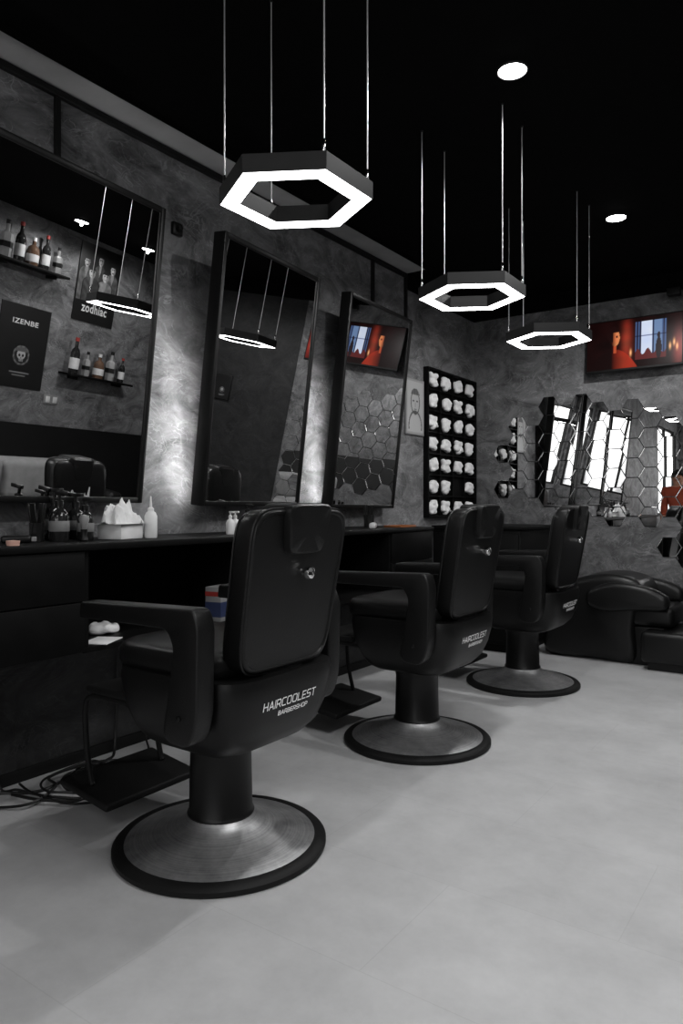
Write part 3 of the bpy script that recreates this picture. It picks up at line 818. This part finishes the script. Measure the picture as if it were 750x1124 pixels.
try:
    pr = thing('person', 'standing person in a dark red top, seen small in the honeycomb mirror tiles', 'person', (-2.12, -.45, 0))
    V = [(0, 0, .92), (0, 0, 1.10), (0, 0, 1.28), (0, 0, 1.37), (0, .01, 1.43), (0, .015, 1.50), (0, .01, 1.58)]
    E = [(0, 1), (1, 2), (2, 3), (3, 4), (4, 5), (5, 6)]
    Ra = [(.13, .10), (.12, .09), (.13, .10), .05, .06, .082, .06]
    for s in (-1, 1):
        b0 = len(V)
        V += [(s*.17, 0, 1.31), (s*.21, 0, 1.06), (s*.20, .10, .86), (s*.20, .13, .80), (s*.195, .16, .74)]
        E += [(2, b0), (b0, b0+1), (b0+1, b0+2), (b0+2, b0+3), (b0+3, b0+4)]; Ra += [.05, .042, .03, .034, .02]
        b1 = len(V)
        V += [(s*.09, 0, .84), (s*.10, .01, .48), (s*.11, -.01, .10), (s*.11, .03, .035), (s*.12, .14, .03)]
        E += [(0, b1), (b1, b1+1), (b1+1, b1+2), (b1+2, b1+3), (b1+3, b1+4)]; Ra += [.085, .06, .042, .04, .03]
    skin_mesh('body', V, E, Ra, M['skin'], pr)
    V = [(0, 0, .90), (0, 0, 1.10), (0, 0, 1.28), (0, 0, 1.345)]; E = [(0, 1), (1, 2), (2, 3)]; Ra = [(.155, .125), (.145, .115), (.15, .12), .075]
    for s in (-1, 1):
        b0 = len(V); V += [(s*.17, 0, 1.31), (s*.21, 0, 1.06), (s*.203, .07, .92)]; E += [(2, b0), (b0, b0+1), (b0+1, b0+2)]; Ra += [.064, .056, .048]
    skin_mesh('top', V, E, Ra, M['orange'], pr)
    V = [(0, 0, .93)]; E = []; Ra = [(.15, .12)]
    for s in (-1, 1):
        b0 = len(V); V += [(s*.09, 0, .82), (s*.10, .01, .48), (s*.11, -.01, .08)]; E += [(0, b0), (b0, b0+1), (b0+1, b0+2)]; Ra += [.10, .075, .06]
    skin_mesh('trousers', V, E, Ra, M['jeans'], pr)
    bm = bmesh.new(); bmesh.ops.create_uvsphere(bm, u_segments=24, v_segments=16, radius=.098)
    for v in bm.verts:
        v.co.z *= 1.15
        if v.co.y > .03 and v.co.z < .035: v.co.y = .03
    obj('hair', bm, M['hair'], pr, loc=(0, -.005, 1.545))
    bm = bmesh.new()
    for s in (-.03, .03):
        t2 = bmesh.new(); bmesh.ops.create_uvsphere(t2, u_segments=10, v_segments=8, radius=.011)
        bmesh.ops.translate(t2, verts=t2.verts[:], vec=(s, .088, 1.505)); merge(bm, t2)
    obj('eyes', bm, M['hair'], pr)
    bm = bmesh.new(); t2 = bmesh.new(); bmesh.ops.create_cone(t2, segments=8, radius1=.014, radius2=.005, depth=.04, cap_ends=True)
    bmesh.ops.translate(t2, verts=t2.verts[:], vec=(0, .098, 1.485)); merge(bm, t2)
    obj('nose', bm, M['skin'], pr)
    obj('mouth', B(-.022, .022, .080, .092, 1.448, 1.456, .003), M['red'], pr)
except Exception as ex:
    print('PERSON FAILED', ex)

# ------------------------------------------------------------ things on the worktop
ZT = .94
def pump(x, y, s, label, m1, m2, name='spray_bottle'):
    t = thing(name, label, 'bottle', (x, y, ZT))
    obj('body', LT([(.001, 0), (.030*s, 0), (.033*s, .006*s), (.033*s, .085*s), (.026*s, .105*s), (.012*s, .115*s), (.012*s, .125*s), (.001, .125*s)], 24), m1, t)
    if m1 is not M['white']: obj('label', LT([(.0335*s, .035*s), (.034*s, .036*s), (.034*s, .07*s), (.0335*s, .071*s)], 24), M['label2'], t)
    bm = LT([(.014*s, .122*s), (.015*s, .14*s), (.006*s, .145*s), (.006*s, .165*s), (.001, .165*s)], 16)
    rbox(bm, -.012*s, .04*s, -.008*s, .008*s, .16*s, .174*s, .003)
    obj('pump_head', bm, m2, t)
pump(-2.40, 1.588, 1.08, 'black spray bottle with grey label, left of the pair on the near worktop', M['darkglass'], M['frame'])
pump(-2.40, 1.70, .95, 'shorter black pump bottle beside the tissues', M['darkglass'], M['frame'])
pump(-2.50, 1.635, 1.15, 'black spray bottle standing behind the pair on the near worktop', M['darkglass'], M['frame'])
pump(-2.51, 1.735, 1.05, 'black bottle standing behind the tissues on the near worktop', M['darkglass'], M['frame'])
pump(-2.36, 2.455, .62, 'small white pump bottle, left one behind the first chair', M['white'], M['white'], 'pump_bottle')
pump(-2.40, 2.53, .62, 'small white pump bottle, right one behind the first chair', M['white'], M['white'], 'pump_bottle')
pump(-2.44, 2.66, .82, 'black pump bottle half hidden behind the first chair back', M['darkglass'], M['frame'], 'pump_bottle')
t = thing('shaving_brush', 'dark shaving brush standing between the black bottles', 'brush', (-2.33, 1.645, ZT))
obj('handle', LT([(.001, 0), (.014, 0), (.016, .006), (.010, .022), (.013, .045), (.001, .048)], 20), M['frame'], t)
obj('bristles', LT([(.010, .045), (.012, .055), (.019, .085), (.014, .096), (.001, .100)], 20), M['grey'], t)
t = thing('comb_jar', 'short dark jar of combs at the left of the black bottles', 'jar', (-2.46, 1.535, ZT))
obj('jar', LT([(.001, 0), (.026, 0), (.028, .07), (.025, .07), (.023, .006), (.001, .006)], 20), M['darkglass'], t)
for i in range(4):
    a = i*1.6+.4; obj('comb', rbox(bmesh.new(), -.003, .003, -.010, .010, 0, .135, .001, 1, Matrix.Translation((.010*math.cos(a), .010*math.sin(a), .008)) @ Matrix.Rotation(.16*math.cos(a), 4, 'Y') @ Matrix.Rotation(-.16*math.sin(a), 4, 'X') @ Matrix.Rotation(a, 4, 'Z')), M['frame'], t)
t = thing('tissue_box', 'white box of crumpled tissues on the near worktop', 'tissue box', (-2.40, 1.865, ZT), (0, 0, .3))
obj('carton', B(-.055, .055, -.075, .075, 0, .06, .004), M['paper'], t)
bm = bmesh.new(); bmesh.ops.create_grid(bm, x_segments=34, y_segments=34, size=.085)
for v in bm.verts:
    x, y = v.co.x, v.co.y; r = math.hypot(x, y)/.085; a = math.atan2(y, x)
    h = .060*max(0, 1-r)**.6+.040*noise.noise(Vector((x*30, y*30, 0)))+.022*abs(noise.noise(Vector((x*75, y*75, 4))))+.012*math.sin(3*a+r*5)*min(r, 1)
    v.co.x = x*.85+.012*noise.noise(Vector((x*25, y*25, 9))); v.co.y = y*1.12+.012*noise.noise(Vector((x*25, y*25, 7))); v.co.z = max(.0612, .080+h-max(0, r-.7)*.10)
obj('tissue', bm, M['paper'], t, ang=22)
t = thing('squeeze_bottle', 'white squeeze bottle with pointed nozzle on the near worktop', 'bottle', (-2.36, 1.985, ZT))
obj('body', LT([(.001, 0), (.023, 0), (.026, .006), (.026, .09), (.02, .105), (.011, .112), (.001, .112)], 24), M['white'], t)
obj('nozzle', LT([(.013, .111), (.013, .122), (.006, .128), (.0025, .172), (.001, .173)], 16), M['white'], t)
t = thing('soap_dish', 'tiny pale pink round tin at the near left of the worktop', 'tin', (-2.27, 1.33, ZT))
obj('tin', LT([(.001, 0), (.02, 0), (.021, .012), (.018, .014), (.001, .014)], 24), M['pink'], t)
obj('lid', LT([(.0215, .009), (.022, .016), (.001, .018)], 24), M['pink'], t)
t = thing('brush_cup', 'dark cup of combs and brushes on the worktop below the farthest mirror', 'cup', (-2.42, 3.74, ZT))
obj('cup', LT([(.001, 0), (.03, 0), (.034, .08), (.030, .08), (.027, .006), (.001, .006)], 20), M['darkglass'], t)
for i in range(5):
    a = i*1.3; obj('brush', tube(bmesh.new(), [(.008*math.cos(a), .008*math.sin(a), .01), (.03*math.cos(a), .03*math.sin(a), .14)], [.004, .008], 8), M['frame'], t)
t = thing('hair_clipper', 'small white and black hair clipper lying on the worktop under the farthest mirror', 'clipper', (-2.3, 3.60, ZT), (0, 0, .5))
obj('body', B(-.02, .02, -.07, .05, 0.0, .035, .012, 3), M['white'], t); obj('blade', B(-.018, .018, .05, .07, .008, .028, .002), M['chrome'], t)
t = thing('hair_clipper', 'black hair clipper lying beside the small pink tin', 'clipper', (-2.40, 1.43, ZT), (0, 0, -.6))
obj('body', B(-.018, .018, -.06, .04, 0.0, .028, .010, 3), M['leather'], t); obj('blade', B(-.015, .015, .04, .056, .006, .022, .002), M['grey'], t)
t = thing('comb_tray', 'shallow orange tray on the far end of the worktop', 'tray', (-2.32, 3.95, ZT))
bm = bmesh.new(); rbox(bm, -.06, .06, -.1, .1, 0, .006, .002)
for a in ((-.06, -.054, -.1, .1), (.054, .06, -.1, .1)): rbox(bm, a[0], a[1], a[2], a[3], .004, .012, .002)
for a in ((-.054, .054, -.1, -.094), (-.054, .054, .094, .1)): rbox(bm, a[0], a[1], a[2], a[3], .004, .012, .002)
obj('tray_body', bm, M['wood'], t)
ZS = .569
o = first.copy(); C.objects.link(o); o.name = 'rolled_towel'; o.location = (-2.42, 1.80, ZS+.001); o.rotation_euler = (0, R(-90), R(20)); o['label'] = 'crumpled white towel lying in the open shelf of the first station'
if 'group' in o: del o['group']
t = thing('cardboard_box', 'small dark blue, red and grey carton in the open shelf behind the first chair', 'box', (-2.27, 2.30, ZS), (0, 0, .2))
obj('carton', B(-.04, .04, -.06, .06, 0, .15, .002), M['label2'], t)
obj('blue_band', BX(-.0405, .0405, -.0605, .0605, .02, .085), M['bluebox'], t)
obj('red_band', BX(-.0405, .0405, -.0605, .0605, .11, .13), M['red'], t)
t = thing('spray_can', 'small dark red can in the shelf behind the second chair', 'can', (-2.3, 3.1, ZS))
obj('body', LT([(.001, 0), (.025, 0), (.026, .003), (.026, .11), (.018, .12), (.001, .12)], 20), M['red'], t); obj('cap', LT([(.017, .12), (.017, .145), (.001, .147)], 16), M['frame'], t)
tag(obj('leaflet', B(-.05, .05, -.07, .07, 0, .004, .001), M['paper'], loc=(-2.27, 1.68, ZS), rot=(0, 0, .5)), 'white leaflet lying on the open shelf of the first station', 'paper')
t = thing('cable_outlet', 'small black outlet box high on the wall between the first two mirrors', 'outlet', (XL, 2.5-.13, 2.40))
obj('plate', B(.0, .02, -.03, .03, -.03, .03, .004), M['frame'], t); obj('plug', LT([(.001, 0), (.012, 0), (.012, .02), (.001, .022)], 16), M['rubber'], t, loc=(.02, 0, 0), rot=(0, R(90), 0))

# ------------------------------------------------------------ cables
def cable(pts, r, label):
    tag(obj('power_cable', tube(bmesh.new(), catmull(pts, 7), r, 6), M['cable']), label, 'cable')
z = .006
cable([(-2.615, 1.30, .5), (-2.61, 1.36, .05), (-2.57, 1.46, z), (-2.47, 1.56, z), (-2.50, 1.75, z), (-2.36, 1.88, z), (-2.28, 1.76, z), (-2.36, 1.62, z), (-2.50, 1.68, z+.011), (-2.54, 1.9, z), (-2.61, 2.0, .05), (-2.615, 2.02, .5)], .006, 'black cable looping on the floor under the near drawers')
cable([(-2.615, 1.42, .5), (-2.60, 1.46, .05), (-2.52, 1.50, z+.010), (-2.36, 1.56, z), (-2.22, 1.68, z), (-2.30, 1.86, z+.011), (-2.44, 1.92, z), (-2.54, 1.78, z+.010), (-2.42, 1.68, z+.011), (-2.34, 1.78, z+.02), (-2.46, 2.05, z), (-2.60, 2.15, .08), (-2.615, 2.16, .5)], .005, 'thin black cable tangled on the floor before the first chair')
cable([(-2.59, 1.32, z), (-2.46, 1.38, z), (-2.37, 1.46, z+.011), (-2.44, 1.60, z+.011), (-2.57, 1.66, z), (-2.56, 1.84, z+.011), (-2.44, 1.82, z+.014), (-2.38, 1.70, z+.022), (-2.28, 1.60, z), (-2.36, 1.50, z+.01), (-2.5, 1.46, z+.011)], .0055, 'black cable with a loose end beside the near wall')
cable([(-2.55, 1.52, z+.02), (-2.42, 1.50, z+.02), (-2.26, 1.56, z), (-2.20, 1.74, z), (-2.32, 1.90, z+.02), (-2.48, 1.86, z+.025), (-2.52, 1.62, z+.022), (-2.40, 1.54, z+.02), (-2.26, 1.66, z+.012)], .0045, 'thin coiled black cable lying on top of the floor tangle')
cable([(-2.3, 2.95, .53), (-2.28, 2.96, .35), (-2.34, 3.0, .1), (-2.3, 3.1, z), (-2.2, 3.2, z), (-2.3, 3.35, z), (-2.45, 3.3, z), (-2.60, 3.3, .1), (-2.615, 3.3, .4)], .005, 'black cable hanging from the worktop before the second chair')
cable([(-2.24, 2.88, .53), (-2.2, 2.9, .3), (-2.25, 3.0, .08), (-2.15, 3.06, z), (-2.22, 3.2, z+.01), (-2.4, 3.12, z), (-2.60, 3.1, .1), (-2.615, 3.1, .4)], .004, 'thin black cable dropping beside the second footrest')

# ------------------------------------------------------------ light and camera
w = bpy.data.worlds.new('World'); scn.world = w; w.use_nodes = True
w.node_tree.nodes['Background'].inputs[0].default_value = (1, 1, 1, 1); w.node_tree.nodes['Background'].inputs[1].default_value = .05
cam = bpy.data.cameras.new('Camera'); co = bpy.data.objects.new('Camera', cam); C.objects.link(co)
co.location = (0, 0, 1.07); co.rotation_euler = (R(90), 0, math.atan(555/790))
cam.sensor_fit = 'VERTICAL'; cam.sensor_height = 36; cam.sensor_width = 24; cam.lens = 790/1124*36; cam.shift_y = -6/1124
cam.clip_start = .05
scn.camera = co
